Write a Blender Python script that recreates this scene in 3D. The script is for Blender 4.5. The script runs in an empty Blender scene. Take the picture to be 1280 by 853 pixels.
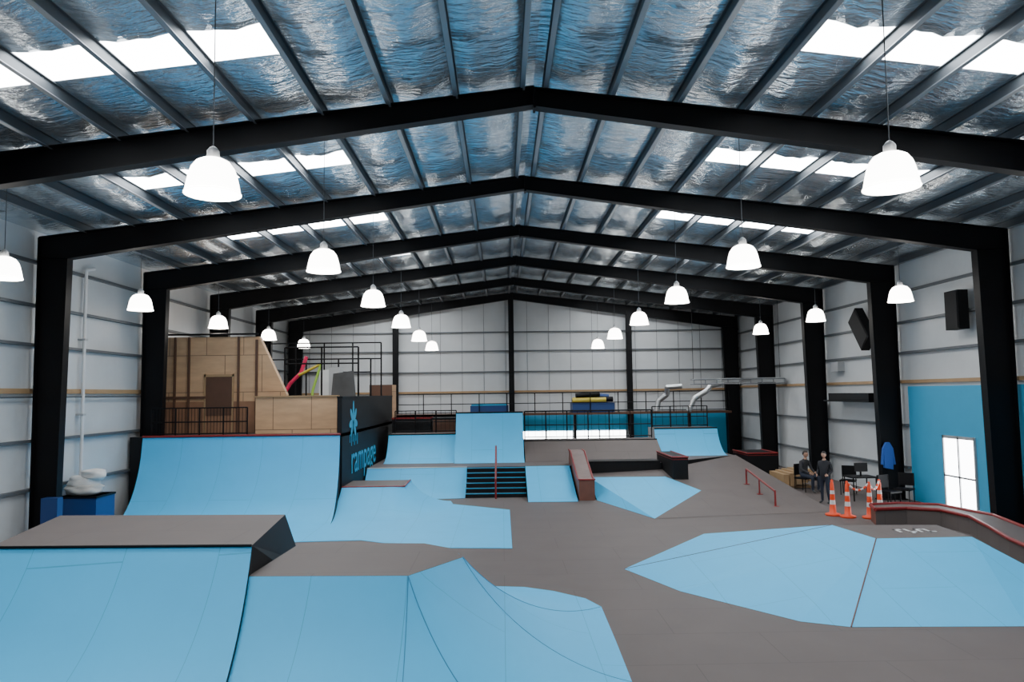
import bpy, math, random
from mathutils import Matrix, Vector, noise as mnoise
random.seed(4)
D=bpy.data
COL=bpy.context.scene.collection
# ------------------------------------------------------------ camera
f=930.0
th=math.atan(13/930); p=math.atan(66/930); rr=-0.013
R=(Matrix.Rotation(-th,3,'Z')@Matrix.Rotation(math.pi/2+p,3,'X')@Matrix.Rotation(rr,3,'Z'))
cd=D.cameras.new("camera"); cam=D.objects.new("camera",cd); COL.objects.link(cam)
cd.sensor_width=36; cd.lens=f*36/1280; cd.clip_end=200
cam.matrix_world=Matrix.Translation((0,0,3.43))@R.to_4x4()
bpy.context.scene.camera=cam

# ------------------------------------------------------------ materials
def mat(name,col,rough=.6,metal=0,emit=0,ecol=None,noise=0,nscale=3,bump=0,bscale=20,seam=None,seamcol=.55,spec=.5,coat=0,stretch=(1,1,1)):
    m=D.materials.new(name); m.use_nodes=True; nt=m.node_tree; b=nt.nodes["Principled BSDF"]
    b.inputs["Base Color"].default_value=(*col,1); b.inputs["Roughness"].default_value=rough
    b.inputs["Metallic"].default_value=metal; b.inputs["Specular IOR Level"].default_value=spec
    tc=nt.nodes.new("ShaderNodeTexCoord"); L=nt.links.new
    cur=None
    if noise:
        n=nt.nodes.new("ShaderNodeTexNoise"); n.inputs["Scale"].default_value=nscale; n.inputs["Detail"].default_value=5
        mp=nt.nodes.new("ShaderNodeMapping"); mp.inputs["Scale"].default_value=stretch
        L(tc.outputs["Object"],mp.inputs[0]); L(mp.outputs[0],n.inputs["Vector"])
        mx=nt.nodes.new("ShaderNodeMix"); mx.data_type='RGBA'
        mx.inputs["A"].default_value=(*[c*(1-noise) for c in col],1); mx.inputs["B"].default_value=(*[min(1,c*(1+noise)) for c in col],1)
        L(n.outputs["Fac"],mx.inputs["Factor"]); cur=mx.outputs["Result"]
    if seam:
        br=nt.nodes.new("ShaderNodeTexBrick"); br.offset=.5
        br.inputs["Scale"].default_value=1; br.inputs["Brick Width"].default_value=seam[0]; br.inputs["Row Height"].default_value=seam[1]
        br.inputs["Mortar Size"].default_value=seam[2]; br.inputs["Mortar Smooth"].default_value=0.2
        mp2=nt.nodes.new("ShaderNodeMapping")
        if len(seam)>3: mp2.inputs["Rotation"].default_value=seam[3]
        L(tc.outputs["Object"],mp2.inputs[0]); L(mp2.outputs[0],br.inputs["Vector"])
        m2=nt.nodes.new("ShaderNodeMix"); m2.data_type='RGBA'
        if cur: L(cur,m2.inputs["A"])
        else: m2.inputs["A"].default_value=(*col,1)
        m2.inputs["B"].default_value=(*[c*seamcol for c in col],1)
        L(br.outputs["Fac"],m2.inputs["Factor"]); cur=m2.outputs["Result"]
    if cur: L(cur,b.inputs["Base Color"])
    if bump:
        n2=nt.nodes.new("ShaderNodeTexNoise"); n2.inputs["Scale"].default_value=bscale; n2.inputs["Detail"].default_value=4
        mp3=nt.nodes.new("ShaderNodeMapping"); mp3.inputs["Scale"].default_value=stretch
        L(tc.outputs["Object"],mp3.inputs[0]); L(mp3.outputs[0],n2.inputs["Vector"])
        bp=nt.nodes.new("ShaderNodeBump"); bp.inputs["Strength"].default_value=bump; bp.inputs["Distance"].default_value=.05
        L(n2.outputs["Fac"],bp.inputs["Height"]); L(bp.outputs[0],b.inputs["Normal"])
    if emit:
        b.inputs["Emission Color"].default_value=(*(ecol or col),1); b.inputs["Emission Strength"].default_value=emit
    return m
BLUE=mat("blue_skate_panel",(.058,.475,.84),.6,noise=.05,nscale=1.5,seam=(2.4,1.2,.005,(0,0,math.pi/2)),seamcol=.7,spec=.3)
CREASE=mat("blue_panel_joint",(.03,.22,.42),.6)
GREY=mat("grey_skate_panel",(.118,.098,.092),.65,noise=.12,nscale=1.2,seam=(2.4,1.2,.007),seamcol=.75,spec=.3)
BLACK=mat("black_painted_ply",(.006,.006,.007),.6,noise=.3,spec=.25)
STEEL=mat("black_painted_steel",(.003,.003,.004),.55,spec=.2)
RED=mat("red_coping_steel",(.22,.012,.012),.4)
RUST=mat("rusty_ledge_ply",(.16,.06,.04),.6,noise=.35,nscale=4)
PLY=mat("raw_plywood",(.55,.34,.19),.6,noise=.3,nscale=1.5,seam=(1.2,1.2,.012,(math.pi/2,0,0)),seamcol=.35,stretch=(1,1,4))
DARKWOOD=mat("stained_wood",(.10,.045,.025),.6,noise=.3)
BROWNPLY=mat("stained_plywood",(.26,.13,.07),.6,noise=.3)
TIMBER=mat("timber_rail",(.38,.24,.12),.6,noise=.2)
FOIL=mat("foil_insulation",(.66,.72,.76),.26,metal=.82,noise=.2,nscale=1.2,bump=1.0,bscale=3.0,stretch=(.9,3.6,1))
PURLIN=mat("galvanised_purlin",(.07,.08,.09),.5,metal=.4)
PFL=mat("galvanised_flange",(.26,.28,.30),.45,metal=.5)
WALLM=mat("wall_lining_foil",(.60,.62,.63),.45,metal=.1,noise=.08,nscale=1.5,bump=.12,bscale=5)
WALLBLUE=mat("blue_painted_wall",(.04,.37,.62),.6,noise=.04)
GIRT=mat("wall_girt_steel",(.13,.14,.15),.5,metal=.3)
SKYL=mat("translucent_skylight",(.9,.95,1),.5,emit=20.0,ecol=(.93,.97,1.0))
GLASS=mat("lit_frosted_dome",(1,.98,.93),.4,emit=14,ecol=(1,.96,.90))
DOORL=mat("daylit_glass",(.9,.95,1),.4,emit=13,ecol=(.95,.98,1))
WHITE=mat("white_plastic",(.7,.7,.7),.5)
LGREY=mat("light_grey_metal",(.45,.46,.47),.45,metal=.3)
SILVER=mat("silver_duct",(.6,.62,.63),.3,metal=.9)
ORANGE=mat("orange_plastic",(.85,.07,.01),.5)
NAVY=mat("navy_vinyl",(.010,.05,.19),.5)
YELLOW=mat("yellow_vinyl",(.55,.42,.04),.5)
PINK=mat("pink_tube",(.7,.02,.10),.4)
GREEN=mat("green_tube",(.35,.6,.08),.4)
CYAN=mat("cyan_mural_paint",(.03,.38,.60),.6)
SKIN=mat("skin",(.45,.26,.18),.55); HAIR=mat("dark_hair",(.015,.01,.008),.6)
SHIRTD=mat("dark_hoodie",(.012,.013,.018),.8); JEANS=mat("dark_jeans",(.012,.018,.035),.8); SHIRTG=mat("charcoal_sweater",(.03,.03,.035),.8)
SHOE=mat("shoe",(.03,.03,.03),.5)

# ------------------------------------------------------------ mesh builder
def arc_col(T,B,N,bank=False):
    T=Vector(T);B=Vector(B); Rn=(T.xy-B.xy).length; H=T.z-B.z; c=[]
    for k in range(N+1):
        u=k/N
        if bank: g=u
        elif Rn>=H*1.02:
            r=(Rn*Rn+H*H)/(2*H); g=(r-math.sqrt(max(0,r*r-(Rn*u)**2)))/H
        else: g=u**2.1
        q=B.xy.lerp(T.xy,u); c.append(Vector((q.x,q.y,B.z+H*g)))
    return c
class MB:
    def __init__(s): s.v=[]; s.f=[]; s.m=[]; s.sm=[]; s.mats=[]
    def mi(s,m):
        if m not in s.mats: s.mats.append(m)
        return s.mats.index(m)
    def add(s,vs,fs,m,smooth=False):
        o=len(s.v); s.v+= [tuple(x) for x in vs]; i=s.mi(m)
        for q in fs: s.f.append(tuple(a+o for a in q)); s.m.append(i); s.sm.append(smooth)
    def poly(s,pts,m): s.add(pts,[tuple(range(len(pts)))],m)
    def box(s,x0,x1,y0,y1,z0,z1,m,M=None):
        vs=[Vector((x,y,z)) for z in (z0,z1) for y in (y0,y1) for x in (x0,x1)]
        if M: vs=[M@v for v in vs]
        s.add(vs,[(0,2,3,1),(4,5,7,6),(0,1,5,4),(2,6,7,3),(0,4,6,2),(1,3,7,5)],m)
    def prism(s,pts,z0,z1,m,mtop=None):
        n=len(pts); 
        zt=z1 if isinstance(z1,(list,tuple)) else [z1]*n
        vs=[(x,y,z0) for x,y in pts]+[(pts[i][0],pts[i][1],zt[i]) for i in range(n)]
        s.add(vs,[tuple(reversed(range(n)))]+[(i,(i+1)%n,(i+1)%n+n,i+n) for i in range(n)],m)
        s.add([(pts[i][0],pts[i][1],zt[i]+.002) for i in range(n)],[tuple(range(n))],mtop or m)
    def tube(s,a,b,r,m,n=8,r2=None):
        a=Vector(a); b=Vector(b); d=(b-a).normalized(); u=d.orthogonal().normalized(); w=d.cross(u); r2=r if r2 is None else r2
        vs=[a+(u*math.cos(t)+w*math.sin(t))*r for t in [2*math.pi*i/n for i in range(n)]]+[b+(u*math.cos(t)+w*math.sin(t))*r2 for t in [2*math.pi*i/n for i in range(n)]]
        s.add(vs,[(i,(i+1)%n,(i+1)%n+n,i+n) for i in range(n)],m,True)
        s.add(vs[:n],[tuple(reversed(range(n)))],m); s.add(vs[n:],[tuple(range(n))],m)
    def path(s,pts,r,m,n=8):
        for a,b in zip(pts[:-1],pts[1:]): s.tube(a,b,r,m,n)
    def lathe(s,c,prof,m,n=24,M=None):
        vs=[]
        for r,z in prof:
            for i in range(n):
                t=2*math.pi*i/n; v=Vector((r*math.cos(t),r*math.sin(t),z))
                if M: v=M@v
                vs.append(v+Vector(c))
        fs=[(k*n+i,k*n+(i+1)%n,(k+1)*n+(i+1)%n,(k+1)*n+i) for k in range(len(prof)-1) for i in range(n)]
        s.add(vs,fs,m,True)
    def trans(s,pairs,m,side=None,base=0,N=12,bank=False,ends=(True,True)):
        cols=[arc_col(T,B,N,bank) for T,B in pairs]
        vs=[v for c in cols for v in c]; n=N+1
        s.add(vs,[(i*n+k,(i+1)*n+k,(i+1)*n+k+1,i*n+k+1) for i in range(len(cols)-1) for k in range(N)],m,not bank)
        if side:
            for e,c in ((0,cols[0]),(1,cols[-1])):
                if ends[e]:
                    for k in range(N):
                        a,b=c[k],c[k+1]; s.add([(a.x,a.y,base),(b.x,b.y,base),b,a],[(0,1,2,3)],side)
    def obj(s,name,parent=None):
        me=D.meshes.new(name); me.from_pydata(s.v,[],s.f); 
        for m in s.mats: me.materials.append(m)
        for q,i,sm in zip(me.polygons,s.m,s.sm): q.material_index=i; q.use_smooth=sm
        me.update(); o=D.objects.new(name,me); COL.objects.link(o)
        if parent: o.parent=parent
        return o

XL,XR,XC=-11.3,12.6,.62
YB,YF=39.4,-6.0
SL=.12; ZR=8.96
def roofz(x): return ZR-SL*abs(x-XC)
# ------------------------------------------------------------ shell
b=MB(); b.box(XL,XR,YF,YB,-.2,0,GREY); b.obj("floor")
b=MB(); b.box(XL-.2,XL,YF,YB,-.2,roofz(XL),WALLM); b.obj("wall_left")
b=MB(); b.box(XR,XR+.2,YF,YB,-.2,roofz(XR),WALLM); b.obj("wall_right")
def gable(y0,y1,name):
    b=MB(); P=[(XL,-.2),(XR,-.2),(XR,roofz(XR)),(XC,ZR),(XL,roofz(XL))]
    vs=[(x,y0,z) for x,z in P]+[(x,y1,z) for x,z in P]
    b.add(vs,[(0,1,2,3,4),(9,8,7,6,5)]+[(i,(i+1)%5,(i+1)%5+5,i+5) for i in range(5)],WALLM); return b.obj(name)
gable(YB,YB+.2,"wall_back"); gable(YF-.2,YF,"wall_front")
# blue painted dado panels on walls
b=MB(); 
for y0,y1 in ((2,12.3),(12.3,19.75),(21.2,22.95)): b.box(XR-.03,XR-.001,y0,y1,.02,3.5,WALLBLUE)
b.box(XR-.03,XR-.001,19.75,21.2,2.1,3.5,WALLBLUE); b.obj("trim_1")
b=MB(); b.box(.9,XR-.05,YB-.04,YB-.001,1.46,2.42,WALLBLUE); b.box(6.6,XR-.05,YB-.04,YB-.001,.02,1.46,WALLBLUE); b.obj("trim_2")
b=MB(); b.box(.95,6.5,YB-.06,YB-.01,.85,1.42,DOORL)
for x in (.95,2.3,3.7,5.1,6.5): b.box(x-.03,x+.03,YB-.09,YB-.005,.8,1.47,LGREY)
b.obj("window_1")
b=MB(); b.box(XR-.05,XR-.01,19.8,21.15,.05,2.02,DOORL)
for y in (19.77,20.48,21.17): b.box(XR-.08,XR-.005,y-.03,y+.03,0,2.1,LGREY)
b.box(XR-.08,XR-.005,19.77,21.2,2.02,2.1,LGREY); b.box(XR-.08,XR-.005,19.77,21.2,.95,1.0,LGREY); b.obj("door_1")
# roof foil with skylight openings
PO=[0,.2]+[.2+1.165*k for k in range(1,11)]
strips=[(9.78+5.27*k,10.74+5.27*k) for k in range(-2,6)]
s0,s1=3.75,8.35
ys=set([YF,YB])
for a,c in strips: ys|={a,c}
y=YF
while y<YB: ys.add(round(y,2)); y+=.25
ys=sorted(ys)
b=MB(); sk=MB()
for sg in (-1,1):
    half=(XC-XL) if sg<0 else (XR-XC)
    edges=[u for u in PO if u<half]+[half]
    U=[]
    for a,c in zip(edges[:-1],edges[1:]):
        n=8 if c-a>.5 else 1
        for k in range(n): U.append(a+(c-a)*k/n)
    U+=[half,s0,s1]
    def sag(u):
        for a,c in zip(edges[:-1],edges[1:]):
            if a<=u<=c: return math.sin(math.pi*(u-a)/(c-a))
        return 0
    U=sorted(set(U)); 
    vs=[]
    for u in U:
        for yy in ys:
            edge=s0-.3<u<s1+.3 and any(a-.01<=yy<=c+.01 for a,c in strips)
            x=XC+sg*u; vs.append((x,yy,ZR-SL*u-(0 if edge else sag(u)*(.05+.06*random.random()))))
    n=len(ys); fs=[]
    for i in range(len(U)-1):
        for j in range(n-1):
            um=(U[i]+U[i+1])/2; ym=(ys[j]+ys[j+1])/2
            if s0<um<s1 and any(a<ym<c for a,c in strips): continue
            fs.append((i*n+j,(i+1)*n+j,(i+1)*n+j+1,i*n+j+1))
    b.add(vs,fs,FOIL,True)
    for a,c in strips:
        sk.add([(XC+sg*s0,a,ZR-SL*s0+.01),(XC+sg*s1,a,ZR-SL*s1+.01),(XC+sg*s1,c,ZR-SL*s1+.01),(XC+sg*s0,c,ZR-SL*s0+.01)],[(0,1,2,3)],SKYL)
b.obj("ceiling"); sk.obj("skylight_panels")
# purlins
b=MB()
for sg in (-1,1):
    half=(XC-XL) if sg<0 else (XR-XC)
    for u in PO[1:]:
        if u>half-.1: continue
        x=XC+sg*u; z=ZR-SL*u
        b.box(x-.008,x+.008,YF,YB,z-.21,z-.005,PURLIN); b.box(x-.04,x+.04,YF,YB,z-.215,z-.2,PFL); b.box(x-.045,x+.045,YF,YB,z-.02,z-.003,PURLIN)
b.obj("roof_purlins")
# portal frames
def ibeam(b,a,c,ai,ci,y,m,w=.24,tf=.025):
    def plate(p,q,off,hw):
        (x0,z0),(x1,z1)=p,q; d=Vector((x1-x0,z1-z0)).normalized(); nrm=Vector((-d.y,d.x))*off
        vs=[(x0,y-hw,z0),(x1,y-hw,z1),(x1,y+hw,z1),(x0,y+hw,z0)]
        vs2=[(v[0]+nrm.x,v[1],v[2]+nrm.y) for v in vs]
        b.add(vs+vs2,[(0,1,2,3),(7,6,5,4),(0,4,5,1),(1,5,6,2),(2,6,7,3),(3,7,4,0)],m)
    plate(a,c,tf,w/2); plate(ai,ci,tf,w/2)
    vs=[(p[0],y+s,p[1]) for s in (-.008,.008) for p in (a,c,ci,ai)]
    b.add(vs,[(0,1,2,3),(7,6,5,4),(0,4,5,1),(1,5,6,2),(2,6,7,3),(3,7,4,0)],m)
def frame(y):
    b=MB(); zt=lambda x:ZR-.215-SL*abs(x-XC)
    for xo,xi in ((-11.12,-10.42),(12.45,11.68)):
        zo=zt(xo); zi=zt(xi)-.60
        sg=1 if xo>0 else -1
        ibeam(b,(xo,0),(xo,zo),(xi+sg*.12,0),(xi,zi),y,STEEL)
        ibeam(b,(xo,zo),(XC,zt(XC)),(xi,zi),(XC,zt(XC)-.32),y,STEEL)
        b.box(min(xo,xi)-.05,max(xo,xi)+.05,y-.16,y+.16,0,.03,STEEL)
        b.add([(xi,y-.12,zi),(xo,y-.12,zi+.02),(xo,y+.12,zi+.02),(xi,y+.12,zi)],[(0,1,2,3)],STEEL)
    b.box(XC-.02,XC+.02,y-.13,y+.13,zt(XC)-.38,zt(XC)-.01,STEEL)
    b.obj("portal_frame")
for k in range(-3,5): frame(12.67+5.3*k)
frame(39.05)
b=MB()
for x in (-5.57,.5,6.7,):
    zt=ZR-.5-SL*abs(x-XC)
    b.box(x-.14,x+.14,38.9,38.93,0,zt,STEEL); b.box(x-.14,x+.14,39.12,39.15,0,zt,STEEL); b.box(x-.02,x+.02,38.93,39.12,0,zt,STEEL)
b.obj("gable_columns")
# girts
b=MB()
for z in (1.3,2.45,4.75,5.7,6.75): b.box(XL,XL+.12,YF,YB,z-.035,z+.035,GIRT)
b.obj("trim_6")
b=MB()
for z in (1.0,2.3,4.55,5.5,6.45): b.box(XR-.12,XR,YF if z>3.6 else 23,YB,z-.035,z+.035,GIRT)
b.obj("trim_7")
b=MB()
for z in (4.6,5.7,6.7): b.box(XL,XR,YB-.1,YB,z-.035,z+.035,GIRT)
for x in [XL+1.15*k for k in range(1,21)]: b.box(x-.008,x+.008,YB-.02,YB,2.45,roofz(x),GIRT)
b.obj("trim_8")
b=MB(); b.box(XL,XL+.07,YF,YB,3.58,3.70,TIMBER); b.tube((XL+.12,YF,3.5),(XL+.12,38,3.5),.025,GIRT); b.obj("trim_3")
b=MB(); b.box(XR-.08,XR,YF,YB,3.6,3.70,TIMBER); b.obj("trim_4")
b=MB(); b.box(XL,XR,YB-.12,YB,3.5,3.60,TIMBER); b.obj("trim_5")
b=MB(); b.tube((XL+.14,20.0,0),(XL+.14,20.0,6.9),.045,WHITE); b.tube((XL+.14,20.0,6.9),(XL+.14,20.4,7.0),.045,WHITE); 
for z in (1,3,5): b.box(XL,XL+.2,19.93,20.07,z,z+.05,LGREY)
b.obj("wall_conduit_pipe")
# ------------------------------------------------------------ lamps
def lamp(x,y,z):
    b=MB()
    b.lathe((x,y,z),[(.30,0),(.302,.02),(.295,.06),(.28,.14),(.262,.22),(.235,.30),(.185,.37),(.12,.405),(.07,.415)],GLASS,24)
    b.lathe((x,y,z),[(.30,0),(.29,.0),(.27,.12),(.22,.27),(.1,.38),(.0,.40)],GLASS,24)
    b.lathe((x,y,z),[(.31,-.008),(.315,0),(.31,.010),(.295,.008),(.31,-.008)],GLASS,24)
    b.lathe((x,y,z),[(.065,.405),(.07,.42),(.07,.50),(.04,.54),(.012,.56)],LGREY,16)
    b.tube((x,y,z+.55),(x,y,roofz(x)-.1),.007,PURLIN,6)
    b.obj("pendant_lamp")
zi=[5.75,5.74,5.72,5.65,5.58,5.52]
for k in range(-1,6):
    z=zi[max(k,0)]
    lamp(-3.28,8.4+5.3*k,z); lamp(4.53,8.4+5.3*k,z)
for k in range(0,5): lamp(-9.35,14.0+5.3*k,5.72)
for k in range(0,4): lamp(10.5,14.0+5.3*k,5.72)
# ------------------------------------------------------------ ramp A  (front left quarter)
zA=1.55
b=MB()
A=[(-6.6,9.78),(-3.2,9.65),(-3.49,12.1),(-7.2,12.35)]
b.prism(A,0,zA,BLACK,GREY)
b.trans([((-6.6,9.78,zA),(-6.5,7.0,0)),((-3.2,9.65,zA),(-2.88,7.0,0))],BLUE,BLACK,0,18)
b.tube((-6.6,9.76,zA+.005),(-3.2,9.63,zA+.005),.018,STEEL)
b.trans([((-3.49,12.1,zA),(-3.2,13.3,0)),((-7.2,12.35,zA),(-7.3,13.8,0))],BLACK,BLACK,0,10)
b.add([(-3.2,9.65,0),(-3.2,13.3,0),(-3.38,12.65,.7),(-3.49,12.1,zA),(-3.2,9.65,zA)],[(0,1,2,3,4)],BLACK)
b.obj("quarter_pipe_ramp")
# ------------------------------------------------------------ ramp B (front hip)
zB=1.2
b=MB()
b.prism([(-3.2,9.5),(-1.19,9.4),(-.57,10.4),(-.75,10.99),(-1.2,11.4),(-3.1,11.6)],0,zB,BLACK,GREY)
P=[((-3.2,9.5,zB),(-2.95,7.2,0)),((-1.19,9.4,zB),(-1.05,7.2,0)),((-1.19,9.4,zB),(.2,7.35,0)),((-.95,9.78,zB),(1.0,7.9,0)),((-.57,10.4,zB),(1.5,9.07,0)),
 ((-.57,10.4,zB),(1.53,10.5,0)),((-.57,10.42,zB),(1.55,12.2,0)),((-.6,10.5,zB),(1.35,12.7,0)),((-.64,10.65,zB),(.85,13.2,0)),((-.7,10.8,zB),(.35,13.5,0)),((-.75,10.99,zB),(-.25,13.6,0)),((-1.2,11.4,zB),(-1.3,13.5,0)),((-3.0,11.6,zB),(-3.0,13.4,0))]
b.trans(P,BLUE,BLACK,0,18)
for i in (1,2,4,6): b.path(arc_col(P[i][0],P[i][1],18),.006,CREASE,5)
b.obj("hip_ramp")
# blue painted flat
b=MB(); b.prism([(.18,16.8),(.18,22.3),(-1.7,23.7),(-10.3,23.7),(-10.3,17.6),(-3.4,18.0),(-2.5,17.45),(-1.2,16.95)],.001,.008,BLUE); b.obj("blue_flat_panel")
# ------------------------------------------------------------ ramp C big left quarter with deck and mural panel
zC=2.27
b=MB()
b.prism([(-10.35,22.65),(-4.9,22.65),(-4.9,33),(-10.35,33)],0,zC,BLACK,GREY)
b.prism([(-11.2,22.65),(-10.35,22.65),(-10.35,22.9),(-11.2,22.9)],0,zC,BLACK,GREY)
b.prism([(-11.2,23.6),(-10.35,23.6),(-10.35,28.2),(-11.2,28.2)],0,zC,BLACK,GREY)
b.trans([((-10.8,22.62,zC),(-10.4,20.1,.01)),((-4.9,22.62,zC),(-4.62,20.1,.01))],BLUE,BLACK,0,18)
b.tube((-10.8,22.6,zC+.01),(-4.88,22.6,zC+.01),.035,RED)
big=b.obj("large_quarter_pipe")
b=MB(); b.box(-5.0,-4.86,22.7,33,2.2,3.4,BLACK); b.box(-4.89,-4.86,22.7,33,0,2.3,BLACK)
b.box(-5.02,-4.84,22.7,33,3.38,3.42,BLACK)
b.obj("mural_panel",big)
b=MB(); X0=-4.85
for ang,ln in ((90,.34),(40,.28),(140,.28),(-10,.30),(190,.30),(-50,.26),(-130,.26)):
    a=math.radians(ang); c=Vector((24.4+.38*math.cos(a),2.60+.34*math.sin(a))); pts=[]
    for i in range(14):
        t=2*math.pi*i/14; u=ln*math.cos(t); v=.12*math.sin(t)
        pts.append((X0,c.x+u*math.cos(a)-v*math.sin(a),c.y+u*math.sin(a)+v*math.cos(a)))
    b.poly(pts,CYAN)
for i in range(6):
    yy=23.8+.24*i; b.poly([(X0,yy,1.95-.12*(i%2)),(X0,yy+.1,1.95-.12*(i%2)),(X0,yy+.08,2.2),(X0,yy+.02,2.2)],CYAN)
b.obj("logo",big)
tx=D.curves.new("lettering",'FONT'); tx.body="rampage"; tx.size=1.35; tx.extrude=.004; tx.materials.append(CYAN)
to=D.objects.new("lettering",tx); COL.objects.link(to); to.parent=big; to.rotation_euler=(math.pi/2,0,math.pi/2); to.location=(X0+.005,24.0,.95)
# plywood playhouse
b=MB()
y0=24.3; pts=[(-11.15,2.28),(-7.0,2.28),(-7.0,3.5),(-7.9,5.4),(-11.15,5.4)]
def facey(b,pts,ya,yb,m):
    n=len(pts); vs=[(x,ya,z) for x,z in pts]+[(x,yb,z) for x,z in pts]
    b.add(vs,[tuple(range(n)),tuple(reversed(range(n,2*n)))]+[(i,i+n,(i+1)%n+n,(i+1)%n) for i in range(n)],m)
facey(b,pts,y0,24.55,PLY)
facey(b,[(-11.15,2.28),(-9.2,2.28),(-9.2,5.38),(-11.15,5.38)],24.55,26.4,PLY)
b.box(-11.14,-7.9,y0-.015,y0-.001,2.28,3.3,BROWNPLY)
b.box(-9.6,-8.75,y0-.03,y0,2.85,4.1,DARKWOOD); b.box(-9.65,-9.6,y0-.05,y0,2.3,4.2,TIMBER); b.box(-8.75,-8.7,y0-.05,y0,2.3,4.2,TIMBER); b.box(-9.65,-8.7,y0-.05,y0,4.1,4.18,TIMBER)
for x in (-10.6,-10.15,-8.55): b.box(x-.03,x+.03,y0-.07,y0,2.3,5.4,DARKWOOD)
b.box(-8.0,-7.93,y0-.07,y0,2.3,5.3,DARKWOOD)
b.box(-11.1,-9.6,y0-.06,y0,3.4,3.48,DARKWOOD)
b.path([(-11.1,y0-.1,5.48),(-7.9,y0-.1,5.48)],.03,STEEL)
b.obj("plywood_playhouse")
b=MB(); b.box(-7.75,-5.2,23.55,23.65,2.28,3.42,PLY); b.box(-7.75,-7.68,23.65,24.25,2.28,3.42,PLY); b.box(-7.8,-5.15,23.5,23.7,3.42,3.46,TIMBER); b.obj("plywood_parapet")
def fence(name,a,c,z0,h,n,bars=0,m=STEEL,r=.025,rails=(1,.5,.08)):
    b=MB(); a=Vector((*a,z0)); c=Vector((*c,z0))
    for k in range(n+1):
        q=a.lerp(c,k/n); b.tube(q,q+Vector((0,0,h)),r,m,6)
    for t in rails: b.tube(a+Vector((0,0,h*t)),c+Vector((0,0,h*t)),r*.8,m,6)
    for k in range(bars):
        q=a.lerp(c,(k+.5)/bars); b.tube(q+Vector((0,0,.08)),q+Vector((0,0,h)),.008,m,4)
    b.obj(name)
fence("black_guard_rail",(-10.7,22.95),(-7.8,22.95),2.27,.85,4,30)
fence("black_guard_rail",(-7.7,26.5),(-5.1,26.5),2.27,2.9,2,0,r=.035,rails=(1,.8))
fence("black_guard_rail",(-7.6,29.0),(-5.1,29.0),2.27,2.6,2,0,r=.035,rails=(1,.8))
fence("black_guard_rail",(-9.9,31.5),(-5.1,31.5),2.27,3.4,4,0,r=.035,rails=(1,.8))
b=MB(); b.path([(-8.2,27.5,3.2),(-7.8,27.5,3.9),(-7.4,27.5,4.3),(-7.2,27.5,4.9)],.07,PINK); b.tube((-8.2,27.5,2.28),(-8.2,27.5,3.2),.03,STEEL); b.obj("pink_play_tube")
b=MB(); b.path([(-6.9,27.2,2.28),(-6.9,27.2,3.6),(-6.6,27.2,4.6)],.05,GREEN); b.tube((-7.4,27.2,4.2),(-6.6,27.2,4.6),.05,YELLOW); b.obj("green_play_tube")
b=MB(); b.box(-6.75,-6.4,27.6,28.2,2.28,4.4,WHITE); b.box(-6.4,-6.0,27.6,28.2,2.28,4.5,LGREY); b.obj("white_storage_panel")
b=MB(); b.add([(-5.95,25.6,2.28),(-5.05,25.6,2.28),(-5.05,26.3,2.28),(-5.95,26.3,2.28),(-5.8,25.65,4.2),(-5.1,25.7,4.3),(-5.2,26.2,4.25),(-5.85,26.2,4.0)],[(0,1,5,4),(1,2,6,5),(2,3,7,6),(3,0,4,7),(4,5,6,7)],mat("grey_climbing_block",(.07,.07,.07),.7,noise=.4)); b.obj("climbing_block")
b=MB(); b.box(-5.85,-4.9,33.1,34.5,0,3.9,PLY); b.box(-5.87,-4.88,33.05,33.1,2.2,3.9,DARKWOOD); b.obj("plywood_bin")
# ------------------------------------------------------------ ramp D small hip
zD=.7
b=MB()
b.prism([(-4.84,22.65),(-2.98,22.65),(-3.02,24.3),(-4.84,24.3)],0,zD,BLACK,GREY)
b.trans([((-4.84,22.63,zD),(-4.84,20.6,.011)),((-3.3,22.63,zD),(-3.2,20.6,.011)),((-2.98,22.65,zD),(-1.9,21.3,.011)),((-2.98,22.8,zD),(-1.4,22.6,.011)),((-3.0,24.3,zD),(-1.7,24.3,.011))],BLUE,BLACK,0,10)
b.path([(-4.84,22.63,zD),(-2.97,22.63,zD),(-3.0,24.3,zD)],.025,RED)
b.obj("small_hip_ramp")
# ------------------------------------------------------------ mid platform with banks and stairs
zP=.86
b=MB()
b.prism([(-4.8,26.62),(2.72,26.62),(2.72,27.2),(5.75,27.2),(9.25,29.9),(9.25,33.5),(-4.8,33.5)],0,zP,BLACK,GREY)
b.obj("raised_platform")
b=MB(); b.trans([((-4.8,26.6,zP),(-4.8,24.6,.01)),((-1.28,26.6,zP),(-1.28,24.9,.01))],BLUE,BLACK,0,10); b.path([(-4.8,26.6,zP),(-1.28,26.6,zP)],.02,LGREY); b.obj("blue_quarter_ramp")
b=MB(); b.trans([((.78,26.6,zP),(.78,23.8,.01)),((2.35,26.6,zP),(2.35,23.75,.01))],BLUE,BLACK,0,2,bank=True); b.obj("blue_bank_ramp")
b=MB(); n=6
for k in range(n):
    z1=zP*(n-k)/n*.995; yb=26.6-k*.27; 
    b.box(-1.26,.76,yb-.27,yb,0,z1,BLACK); b.box(-1.26,.76,yb-.275,yb-.24,z1-.02,z1+.004,WALLBLUE)
b.obj("stair_set")
b=MB(); x=-.25
b.path([(x,24.7,0),(x,24.7,.62),(x,25.0,.72),(x,26.7,1.55),(x,27.2,1.55),(x,27.2,.86)],.03,RED); b.tube((x,26,.6),(x,26,1.2),.025,RED); b.obj("red_handrail")
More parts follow.
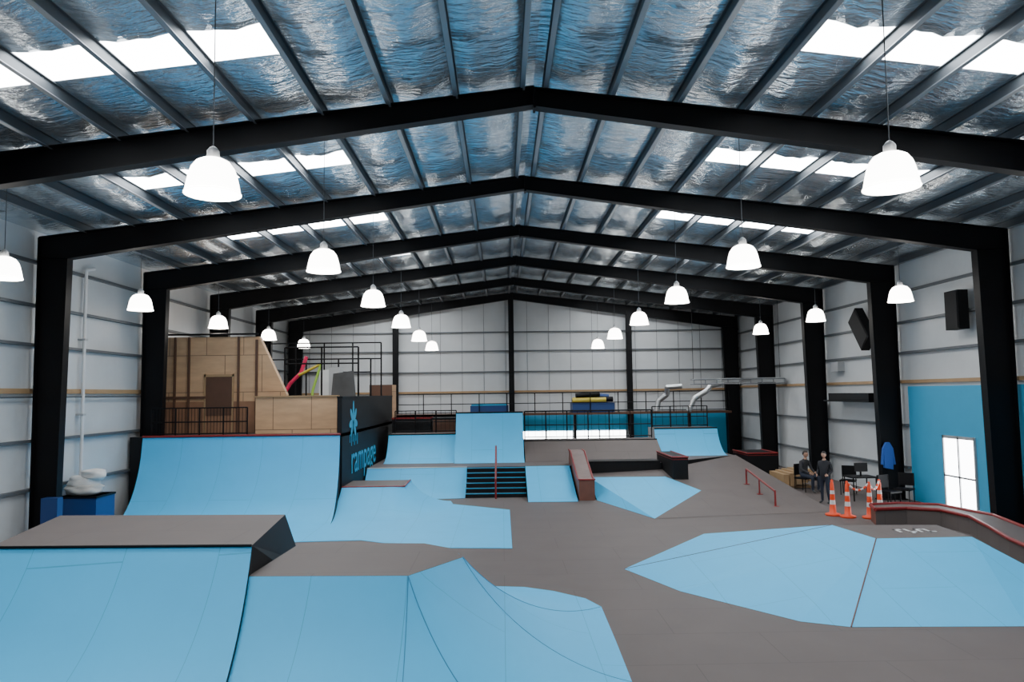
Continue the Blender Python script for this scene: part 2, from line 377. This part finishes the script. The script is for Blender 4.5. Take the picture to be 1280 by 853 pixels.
# hubba ledge
b=MB()
Yh=[24.0,24.5,26.9,27.6]; Zh=[.66,.66,1.35,1.35]; WL=mat("worn_ledge_top",(.16,.11,.10),.5,noise=.3)
for i in range(3):
    vs=[(xx,Yh[j],z) for xx in (2.42,2.92) for j,z in ((i,0),(i+1,0),(i+1,Zh[i+1]),(i,Zh[i]))]
    b.add(vs,[(0,1,2,3),(7,6,5,4),(0,4,5,1),(0,3,7,4),(1,5,6,2)],RUST); b.add(vs,[(3,2,6,7)],WL)
for xx in (2.42,2.92): b.path([(xx,Yh[j],Zh[j]) for j in range(4)],.03,RED)
b.tube((2.42,24,.66),(2.92,24,.66),.03,RED)
b.obj("hubba_ledge")
# right pyramid bank + grey slope
b=MB()
p1=(2.98,24.0,.0);p2=(4.09,20.4,0);p3=(6.3,23.9,.27);p4=(5.6,25.9,.5);p5=(2.98,26.0,.5);p6=(9.3,21.1,0);p7=(9.3,29.9,.87);p8=(5.75,27.2,.62);p9=(2.98,27.2,.5)
lift=lambda q:(q[0],q[1],q[2]+.006)
for t in ((p1,p2,p5),(p2,p4,p5),(p2,p3,p4)): b.poly([lift(q) for q in t],BLUE)
for t in ((p2,p6,p3),(p6,p7,p3),(p3,p7,p8),(p3,p8,p4),(p4,p8,p9,p5)): b.poly([lift(q) for q in t],GREY)
b.poly([(9.3,21.1,0),(9.3,29.9,0),lift(p7)],BLACK)
b.poly([(2.98,24,0),(2.98,27.2,0),(2.98,27.2,.5),(2.98,26,.5)],BLACK)
b.obj("funbox_bank_ramp")
b=MB(); b.box(3.0,5.7,27.16,28.1,.5,.93,BLACK); b.path([(3.0,27.16,.93),(5.7,27.16,.93)],.02,STEEL); b.obj("manual_pad")
def ledge(name,x0,x1,y0,y1,z0,z1):
    b=MB(); b.box(x0,x1,y0,y1,z0,z1,BLACK)
    b.path([(x0,y1,z1),(x0,y0,z1),(x1,y0,z1),(x1,y1,z1)],.03,RED); b.box(x0-.01,x1+.01,y0-.01,y1,z1-.09,z1-.07,RED); b.obj(name)
ledge("grind_ledge",5.78,6.3,25.5,28.1,.3,1.2)
ledge("grind_ledge",9.7,10.9,29.6,31.5,0,.95)
b=MB(); b.path([(7.9,21.8,.05),(7.9,21.8,.50),(8.02,24.7,.85),(8.02,24.7,.3)],.03,RED); b.tube((7.96,23.3,.2),(7.96,23.3,.68),.025,RED)
for q in ((7.9,21.8,.07),(7.96,23.3,.22),(8.02,24.7,.36)): b.box(q[0]-.08,q[0]+.08,q[1]-.08,q[1]+.08,q[2]-.02,q[2]+.01,RED)
b.obj("red_grind_rail")
# upper quarters
def quarter(name,x0,x1,yb,yt,zb,zt,m,deck=1.3,bank=False,cop=STEEL,N=12):
    b=MB(); b.trans([((x0,yt,zt),(x0,yb,zb+.005)),((x1,yt,zt),(x1,yb,zb+.005))],m,BLACK,zb,N,bank=bank)
    b.prism([(x0,yt),(x1,yt),(x1,yt+deck),(x0,yt+deck)],zb,zt,BLACK,GREY); b.tube((x0,yt,zt),(x1,yt,zt),.03,cop); b.obj(name)
quarter("quarter_pipe_ramp",-4.5,-1.85,28.2,29.6,zP,1.88,BLUE)
quarter("tall_quarter_pipe",-1.83,.8,28.0,29.6,zP,2.7,BLUE)
quarter("grey_bank_ramp",.84,6.1,28.2,29.6,zP,1.56,GREY,bank=True,N=1)
quarter("quarter_pipe_ramp",6.35,9.0,29.9,31.3,zP,1.9,BLUE)
fence("black_guard_rail",(.9,30.6),(6.1,30.6),1.56,1.15,6,18)
fence("black_guard_rail",(6.5,32.4),(8.9,32.4),1.9,.9,3,8)
fence("black_guard_rail",(-4.4,30.7),(-1.9,30.7),1.88,.9,3,14)
fence("black_guard_rail",(-5.3,37.1),(11.3,37.1),2.45,1.0,12,0)
# back mezzanine ledge (left) and stuff on it
b=MB(); b.box(-4.6,-3.0,31.2,32.2,.87,2.5,BLACK); b.box(-4.62,-2.98,31.18,32.22,2.44,2.5,RED); b.obj("gym_box")
b=MB(); b.box(-2.9,-1.9,31.2,32.2,.87,2.45,DARKWOOD); b.box(-2.92,-1.88,31.18,32.2,2.4,2.47,BLACK); b.obj("vault_box")
b=MB(); b.box(-5.4,11.4,37.0,38.85,2.35,2.45,DARKWOOD); b.box(-5.4,.6,37.0,37.06,1.5,2.45,BLACK); 
for x in (-5.3,-2.4,.6,3.6,6.4,9.3,11.3): b.box(x-.07,x+.07,37.05,37.2,0,2.35,STEEL)
b.obj("back_mezzanine")
b=MB(); b.box(-1.6,.3,37.2,38.4,2.46,2.85,NAVY); b.box(-1.55,.25,37.25,38.35,2.85,2.95,WALLBLUE); b.obj("blue_crash_mat")
b=MB(); b.box(3.5,5.6,37.2,38.5,2.46,2.92,NAVY)
for i,(x0,x1,yy,zz,z2,mm) in enumerate(((3.5,5.2,37.35,3.05,3.07,YELLOW),(3.8,5.6,37.65,3.06,3.1,STEEL),(3.6,5.3,37.95,3.08,3.05,YELLOW),(3.7,4.9,37.5,3.28,3.36,STEEL),(4.0,5.4,37.8,3.34,3.22,NAVY))):
    b.tube((x0,yy,zz),(x1,yy+.12,z2),.13,mm,14)
    b.tube((x0-.005,yy,zz),(x0+.002,yy,zz),.06,STEEL,10)
b.obj("stack_of_rolled_mats")
# silver ducts
def duct(pts,r=.13):
    b=MB(); b.path(pts,r,SILVER,12)
    for q in pts[1:-1]: b.lathe(q,[(0,-r),(r*.7,-r*.7),(r,0),(r*.7,r*.7),(0,r)],SILVER,12)
    b.obj("silver_flexible_duct")
duct([(7.6,36.7,2.5),(7.7,36.7,3.0),(8.1,36.6,3.3),(8.1,36.5,3.65),(8.8,36.4,3.7)])
duct([(9.0,36.0,2.5),(9.3,36.0,3.1),(9.9,36.0,3.45),(10.1,36,3.7),(10.6,36,3.8)])
b=MB()
for z in (3.75,3.95): b.tube((8.4,32.5,z),(12.4,32.5,z),.025,PFL,6); b.tube((8.4,33.1,z),(12.4,33.1,z),.025,PFL,6)
for k in range(9): 
    x=8.4+.5*k; b.tube((x,32.5,3.75),(x,32.5,3.95),.02,PFL,6)
    b.tube((x,32.5,3.75),(x,33.1,3.75),.02,PFL,6)
b.box(9.6,12.4,32.55,33.05,3.8,4.0,SILVER)
for x in (8.45,12.3): b.tube((x,32.8,3.95),(x,32.8,roofz(x)-.1),.010,STEEL,6)
b.tube((8.45,32.5,3.95),(8.45,33.1,3.95),.02,PFL,6); b.tube((12.3,32.5,3.95),(12.3,33.1,3.95),.02,PFL,6)
b.obj("cable_tray")
# ------------------------------------------------------------ right funbox G
b=MB(); zG=.7
dl=(6.63,15.18,zG);df=(6.81,13.75,zG);dr=(8.59,13.77,zG);db=(8.66,15.01,zG)
g=[(4.82,18.15,.004),(2.33,14.71,.004),(3.02,13.03,.004),(4.38,11.25,.004),(5.0,10.95,.004),(7.48,10.85,.004),(9.3,11.6,.004),(9.75,13.6,.004),(9.4,16.6,.004),(7.4,17.9,.004)]
for t in ((g[0],g[1],dl),(g[1],g[2],dl),(g[2],df,dl),(g[2],g[3],df),(g[3],g[4],df),(g[4],g[5],dr,df),(g[5],g[6],dr),(g[6],g[7],dr)): b.poly(list(t),BLUE)
for t in ((g[7],db,dr),(g[7],g[8],db),(g[8],g[9],db),(g[9],dl,db),(g[9],g[0],dl),(dl,df,dr,db)): b.poly(list(t),GREY)
b.path([df,g[4]],.012,RUST,6); b.path([dl,g[1]],.008,RUST,6)
for i,x in enumerate((7.55,7.75,7.95,8.12)):
    b.box(x,x+.05,14.3,14.6,zG+.001,zG+.006,WHITE); b.box(x,x+.14,14.3 if i%2 else 14.52,14.36 if i%2 else 14.6,zG+.001,zG+.006,WHITE)
b.box(7.75,7.8,14.2,14.3,zG+.001,zG+.006,WHITE)
b.obj("pyramid_funbox")
# red coped kerb ledge
b=MB()
F=[(9.35,18.85),(10.2,18.95),(10.85,18.6),(10.95,17.6),(10.55,16.3),(10.1,15.0),(9.85,13.9),(9.8,12.6),(9.9,11.0)]
Bk=[(9.6,19.6),(10.4,19.75),(11.3,19.4),(11.6,17.7),(11.2,16.0),(10.75,14.7),(10.5,13.8),(10.45,12.6),(10.5,11.0)]
h=.40
for i in range(len(F)-1):
    a,c,d,e=F[i],F[i+1],Bk[i+1],Bk[i]
    b.add([(*a,0),(*c,0),(*c,h),(*a,h)],[(0,1,2,3)],GREY); b.add([(*a,h),(*c,h),(*d,h),(*e,h)],[(0,1,2,3)],GREY)
    b.add([(*e,0),(*d,0),(*d,h),(*e,h)],[(0,1,2,3)],BLACK)
b.add([(*F[0],0),(*Bk[0],0),(*Bk[0],h),(*F[0],h)],[(0,1,2,3)],RUST); b.add([(*F[-1],0),(*Bk[-1],0),(*Bk[-1],h),(*F[-1],h)],[(0,1,2,3)],RUST)
b.path([(*q,h+.01) for q in F],.045,RED); b.path([(*q,h+.01) for q in Bk],.045,RED); b.path([(*F[0],h),(*Bk[0],h)],.045,RED)
b.obj("curved_kerb_ledge")
# ------------------------------------------------------------ right side stuff
def bollard(x,y):
    b=MB(); b.lathe((x,y,0),[(.0,.0),(.2,.0),(.2,.05),(.09,.08),(.075,.3)],ORANGE,16); b.lathe((x,y,0),[(.075,.3),(.068,.42)],WHITE,16); b.lathe((x,y,0),[(.068,.42),(.06,.58)],ORANGE,16)
    b.lathe((x,y,0),[(.06,.58),(.055,.68)],WHITE,16); b.lathe((x,y,0),[(.055,.68),(.045,.88),(.03,.9),(.035,.95),(.0,.98)],ORANGE,16); b.obj("orange_bollard_cone")
cs=[(9.0,20.5),(9.25,20.15),(9.75,19.95),(10.25,20.4)]
for c in cs: bollard(*c)
b=MB()
for (a,c) in zip(cs[1:-1],cs[2:]):
    q=[Vector((*a,.93)).lerp(Vector((*c,.93)),t/8)-Vector((0,0,.8*(t/8)*(1-t/8))) for t in range(9)]
    for i,(u,v) in enumerate(zip(q[:-1],q[1:])): b.tube(u,v,.028,ORANGE if i%2==0 else WHITE,6)
b.obj("plastic_barrier_chain")
def chair(x,y,a,m=STEEL,name="black_chair"):
    b=MB(); M=Matrix.Translation((x,y,0))@Matrix.Rotation(a,4,'Z')
    b.box(-.23,.23,-.23,.23,.43,.48,m,M); b.box(-.22,.22,.2,.24,.55,.92,m,M)
    for sx in (-.2,.2):
        b.tube(M@Vector((sx,-.2,0)),M@Vector((sx,-.2,.44)),.014,m,6); b.tube(M@Vector((sx,.24,0)),M@Vector((sx,.2,.9)),.014,m,6)
    b.obj(name)
chair(10.2,25.35,0.5); chair(11.3,24.5,-.6); chair(11.2,21.7,.4); chair(11.9,22.2,-.8)
b=MB(); b.box(10.7,11.5,22.9,23.6,.7,.74,STEEL)
for x in (10.75,11.45):
    for y in (22.95,23.55): b.tube((x,y,0),(x,y,.7),.02,STEEL,6)
b.obj("black_table")
b=MB(); b.tube((11.1,23.2,.745),(11.1,23.2,.9),.03,STEEL); b.box(10.9,11.3,23.15,23.2,.88,1.15,STEEL); b.obj("desk_monitor")
JK=mat("blue_cloth",(.015,.08,.34),.8); b=MB(); vs=[]
Mj=Matrix.Translation((11.9,23.05,0))
pr=[(-.13,-.05,1.0),(.13,-.05,.95),(.15,-.05,1.6),(.05,-.05,1.78),(-.05,-.05,1.78),(-.15,-.05,1.6)]
vs=[Mj@Vector(q) for q in pr]+[Mj@Vector((q[0],.05,q[2])) for q in pr]
b.add(vs,[(0,1,2,3,4,5),(11,10,9,8,7,6)]+[(i,i+6,(i+1)%6+6,(i+1)%6) for i in range(6)],JK)
for sx in (-1,1): b.tube(Mj@Vector((sx*.13,0,1.6)),Mj@Vector((sx*.19,0,1.1)),.045,JK)
b.obj("hanging_blue_jacket")
b=MB(); b.box(10.0,10.9,26.3,27.3,0,.06,TIMBER)
for i in range(5): b.box(9.75+.22*i,9.93+.22*i,26.0,27.4,.06+.05*i,.5+.04*i,TIMBER)
b.obj("timber_offcut_stack")
def speaker(name,y0,y1,z0,z1,tilt):
    b=MB(); M=Matrix.Translation((XR-.32,(y0+y1)/2,(z0+z1)/2))@Matrix.Rotation(tilt,4,'X')
    hy=(y1-y0)/2; hz=(z1-z0)/2
    b.box(-.14,.14,-hy,hy,-hz,hz,STEEL,M); b.box(-.155,-.14,-hy+.04,hy-.04,-hz+.04,hz-.04,BLACK,M); b.box(.14,.32,-.05,.05,-.05,.05,STEEL,M); b.obj(name)
speaker("wall_speaker",19.5,20.1,5.0,6.05,0); speaker("wall_speaker",24.75,25.45,4.8,6.15,-.7)
b=MB(); b.box(XR-.4,XR-.125,28.6,29.8,2.25,3.0,WHITE); b.tube((XR-.25,29.2,2.25),(XR-.25,29.2,1.3),.05,STEEL); b.tube((XR-.25,29.2,1.3),(XR-.5,28.9,.9),.12,STEEL); b.obj("wall_heater_unit")
b=MB(); b.box(XR-.7,XR,24.1,27.5,3.0,3.05,STEEL); b.box(XR-.6,XR-.1,24.3,27.3,3.05,3.3,STEEL); b.obj("wall_shelf")
b=MB(); b.box(XR-.25,XR,27.2,27.8,4.1,4.45,LGREY); b.obj("wall_meter_box")
# left items
b=MB(); b.box(-11.15,-10.2,19.0,19.9,0,1.0,NAVY); b.box(-11.17,-10.18,18.98,19.92,.95,1.0,STEEL); b.obj("blue_storage_bin")
GS=mat("grey_sack",(.50,.48,.45),.8,noise=.15); WS=mat("white_sack_cloth",(.68,.67,.65),.8,noise=.1)
b=MB(); n=36
for (cx,cy,cz,sx,sy,sz,mm,sd) in ((-10.7,19.42,1.13,.46,.40,.15,GS,0),(-10.76,19.45,1.33,.40,.34,.17,WS,3),(-10.52,19.45,1.50,.30,.28,.14,WS,7)):
    vs=[]
    for k in range(21):
        ph=-math.pi/2+math.pi*k/20
        for i in range(n):
            t=2*math.pi*i/n; c=abs(math.cos(ph))**.6; d=Vector((c*math.cos(t),c*math.sin(t),math.copysign(abs(math.sin(ph))**.8,math.sin(ph))))
            r=1+.20*mnoise.noise(d*1.5+Vector((sd,0,0)))+.04*mnoise.noise(d*6+Vector((0,sd,0)))
            vs.append((cx+sx*d.x*r,cy+sy*d.y*r,max(1.005,cz+sz*d.z*r)))
    b.add(vs,[(k*n+i,k*n+(i+1)%n,(k+1)*n+(i+1)%n,(k+1)*n+i) for k in range(20) for i in range(n)],mm,True)
b.obj("pile_of_white_sacks")
b=MB(); b.box(-10.72,-10.34,17.6,17.82,.1,1.15,NAVY); b.box(-10.74,-10.32,17.58,17.84,.0,.1,STEEL); b.obj("blue_column_pad")

# ------------------------------------------------------------ people
def seg_d(q,a,c):
    ab=c-a; t=max(0,min(1,(q-a).dot(ab)/max(ab.length_squared,1e-9))); return (q-(a+ab*t)).length
def person(name,loc,rot,J,shirt,legs,scale=1):
    e=D.objects.new(name,None); COL.objects.link(e); e.location=loc; e.rotation_euler=(0,0,rot); e.scale=(scale,)*3
    V=[];E=[];Rd=[];tag=[]
    idx={}
    def v(n,pt,r): idx[n]=len(V); V.append(Vector(pt)); Rd.append(r)
    def ed(a,c,t): E.append((idx[a],idx[c])); tag.append(t)
    for n,(pt,r) in J.items(): v(n,pt,r)
    ed('pel','belly','s');ed('belly','chest','s');ed('chest','neck','s');ed('neck','headb','k')
    for s in 'LR':
        ed('pel','hip'+s,'l');ed('hip'+s,'knee'+s,'l');ed('knee'+s,'ank'+s,'l');ed('ank'+s,'toe'+s,'o')
        ed('chest','sho'+s,'s');ed('sho'+s,'elb'+s,'s');ed('elb'+s,'wri'+s,'s');ed('wri'+s,'palm'+s,'k')
    me=D.meshes.new("body"); me.from_pydata(V,E,[]); o=D.objects.new("body",me); COL.objects.link(o)
    sk=o.modifiers.new("Skin",'SKIN'); sk.use_smooth_shade=True
    for i,sv in enumerate(me.skin_vertices[0].data): sv.radius=(Rd[i],Rd[i]); sv.use_root=(i==idx['pel'])
    ss=o.modifiers.new("S",'SUBSURF'); ss.levels=2; ss.render_levels=2
    dg=bpy.context.evaluated_depsgraph_get(); m2=D.meshes.new_from_object(o.evaluated_get(dg))
    D.objects.remove(o)
    mm={'s':shirt,'l':legs,'k':SKIN,'o':SHOE}; keys=list(mm)
    m2.materials.clear()
    for k in keys: m2.materials.append(mm[k])
    for pgn in m2.polygons:
        c=pgn.center; bi=min(range(len(E)),key=lambda i:seg_d(c,V[E[i][0]],V[E[i][1]])-min(Rd[E[i][0]],Rd[E[i][1]])*.5)
        pgn.material_index=keys.index(tag[bi]); pgn.use_smooth=True
    o=D.objects.new("body",m2); COL.objects.link(o); o.parent=e
    h=J['headb'][0]; hc=Vector(h)+Vector((0,-.01,.10)); b=MB()
    n=18; vs=[]
    for k in range(13):
        ph=-math.pi/2+math.pi*k/12
        for i in range(n):
            t=2*math.pi*i/n; x=.075*math.cos(ph)*math.cos(t); y=.095*math.cos(ph)*math.sin(t); z=.115*math.sin(ph)
            if z<0: x*=1+.9*z/.115*.25; y*=1+.1*z/.115
            vs.append(hc+Vector((x,y,z)))
    b.add(vs,[(k*n+i,k*n+(i+1)%n,(k+1)*n+(i+1)%n,(k+1)*n+i) for k in range(12) for i in range(n)],SKIN,True)
    b.add([hc+Vector(q) for q in ((-.014,-.088,-.025),(.014,-.088,-.025),(0,-.118,-.022),(0,-.092,.02))],[(0,1,2),(1,3,2),(3,0,2)],SKIN)
    b.box(-.025,.025,-.098,-.085,-.055,-.047,RUST,Matrix.Translation(hc))
    for sx in (-1,1):
        b.lathe(hc+Vector((sx*.03,-.088,.008)),[(0,-.009),(.009,0),(0,.009)],HAIR,8)
        b.lathe(hc+Vector((sx*.076,0,-.005)),[(0,-.03),(.012,-.01),(.014,.015),(0,.03)],SKIN,8)
    vs=[]
    for k in range(8):
        ph=-.25+(math.pi/2+.25)*k/7
        for i in range(n):
            t=2*math.pi*i/n; y=math.sin(t); pp=ph if y>-.3 else max(ph,.45)
            vs.append(hc+Vector((.084*math.cos(pp)*math.cos(t),.012+.102*math.cos(pp)*y,.012+.118*math.sin(pp))))
    b.add(vs,[(k*n+i,k*n+(i+1)%n,(k+1)*n+(i+1)%n,(k+1)*n+i) for k in range(7) for i in range(n)],HAIR,True)
    b.obj("head",e)
    for s in 'LR':
        b=MB(); w=Vector(J['wri'+s][0]); pl=Vector(J['palm'+s][0]); d=(pl-w).normalized(); sx=1 if s=='R' else -1
        lat=d.cross(Vector((sx,0,.2))).normalized(); nm=lat.cross(d)
        for i,ln in enumerate((.065,.075,.07,.055)):
            a=pl+lat*(.03-.02*i); m1=a+d*ln*.5; m3=m1+(d*.8+nm*.5*sx).normalized()*ln*.5
            b.tube(a,m1,.009,SKIN,6); b.tube(m1,m3,.008,SKIN,6)
        a=w+d*.03+lat*.025; b.tube(a,a+(d+lat).normalized()*.05,.01,SKIN,6); b.obj("fingers_"+s,e)
    return e
stand=dict(pel=((0,0,.93),.14),belly=((0,0,1.08),.135),chest=((0,.01,1.32),.15),neck=((0,.01,1.48),.06),headb=((0,-.01,1.56),.055))
sit=dict(pel=((0,.05,.56),.14),belly=((0,.05,.7),.14),chest=((0,.0,.93),.15),neck=((0,-.03,1.09),.06),headb=((0,-.05,1.16),.055))
for s,sx in (('L',-1),('R',1)):
    stand['hip'+s]=((sx*.1,0,.86),.095); stand['knee'+s]=((sx*.12,-.03*(sx+1),.48),.062); stand['ank'+s]=((sx*.13,.02,.09),.042); stand['toe'+s]=((sx*.15,-.14,.04),.035)
    stand['sho'+s]=((sx*.19,.01,1.40),.06); stand['elb'+s]=((sx*.25,.03,1.12),.045); stand['wri'+s]=((sx*.2,-.16,.98),.032); stand['palm'+s]=((sx*.17,-.22,.98),.03)
    sit['hip'+s]=((sx*.11,-.02,.55),.095); sit['knee'+s]=((sx*.15,-.44,.52),.065); sit['ank'+s]=((sx*.14,-.42,.09),.042); sit['toe'+s]=((sx*.16,-.56,.04),.035)
    sit['sho'+s]=((sx*.19,.0,1.02),.06); sit['elb'+s]=((sx*.24,-.08,.76),.045); sit['wri'+s]=((sx*.14,-.30,.66),.032); sit['palm'+s]=((sx*.11,-.37,.64),.03)
person("standing_person",(9.72,22.6,0),-.9,stand,SHIRTD,JEANS,.88)
person("seated_person",(10.2,25.3,0),0.5,sit,SHIRTG,JEANS,1)

w=D.worlds.new("world"); bpy.context.scene.world=w; w.use_nodes=True; w.node_tree.nodes["Background"].inputs[0].default_value=(.7,.8,1,1); w.node_tree.nodes["Background"].inputs[1].default_value=.6
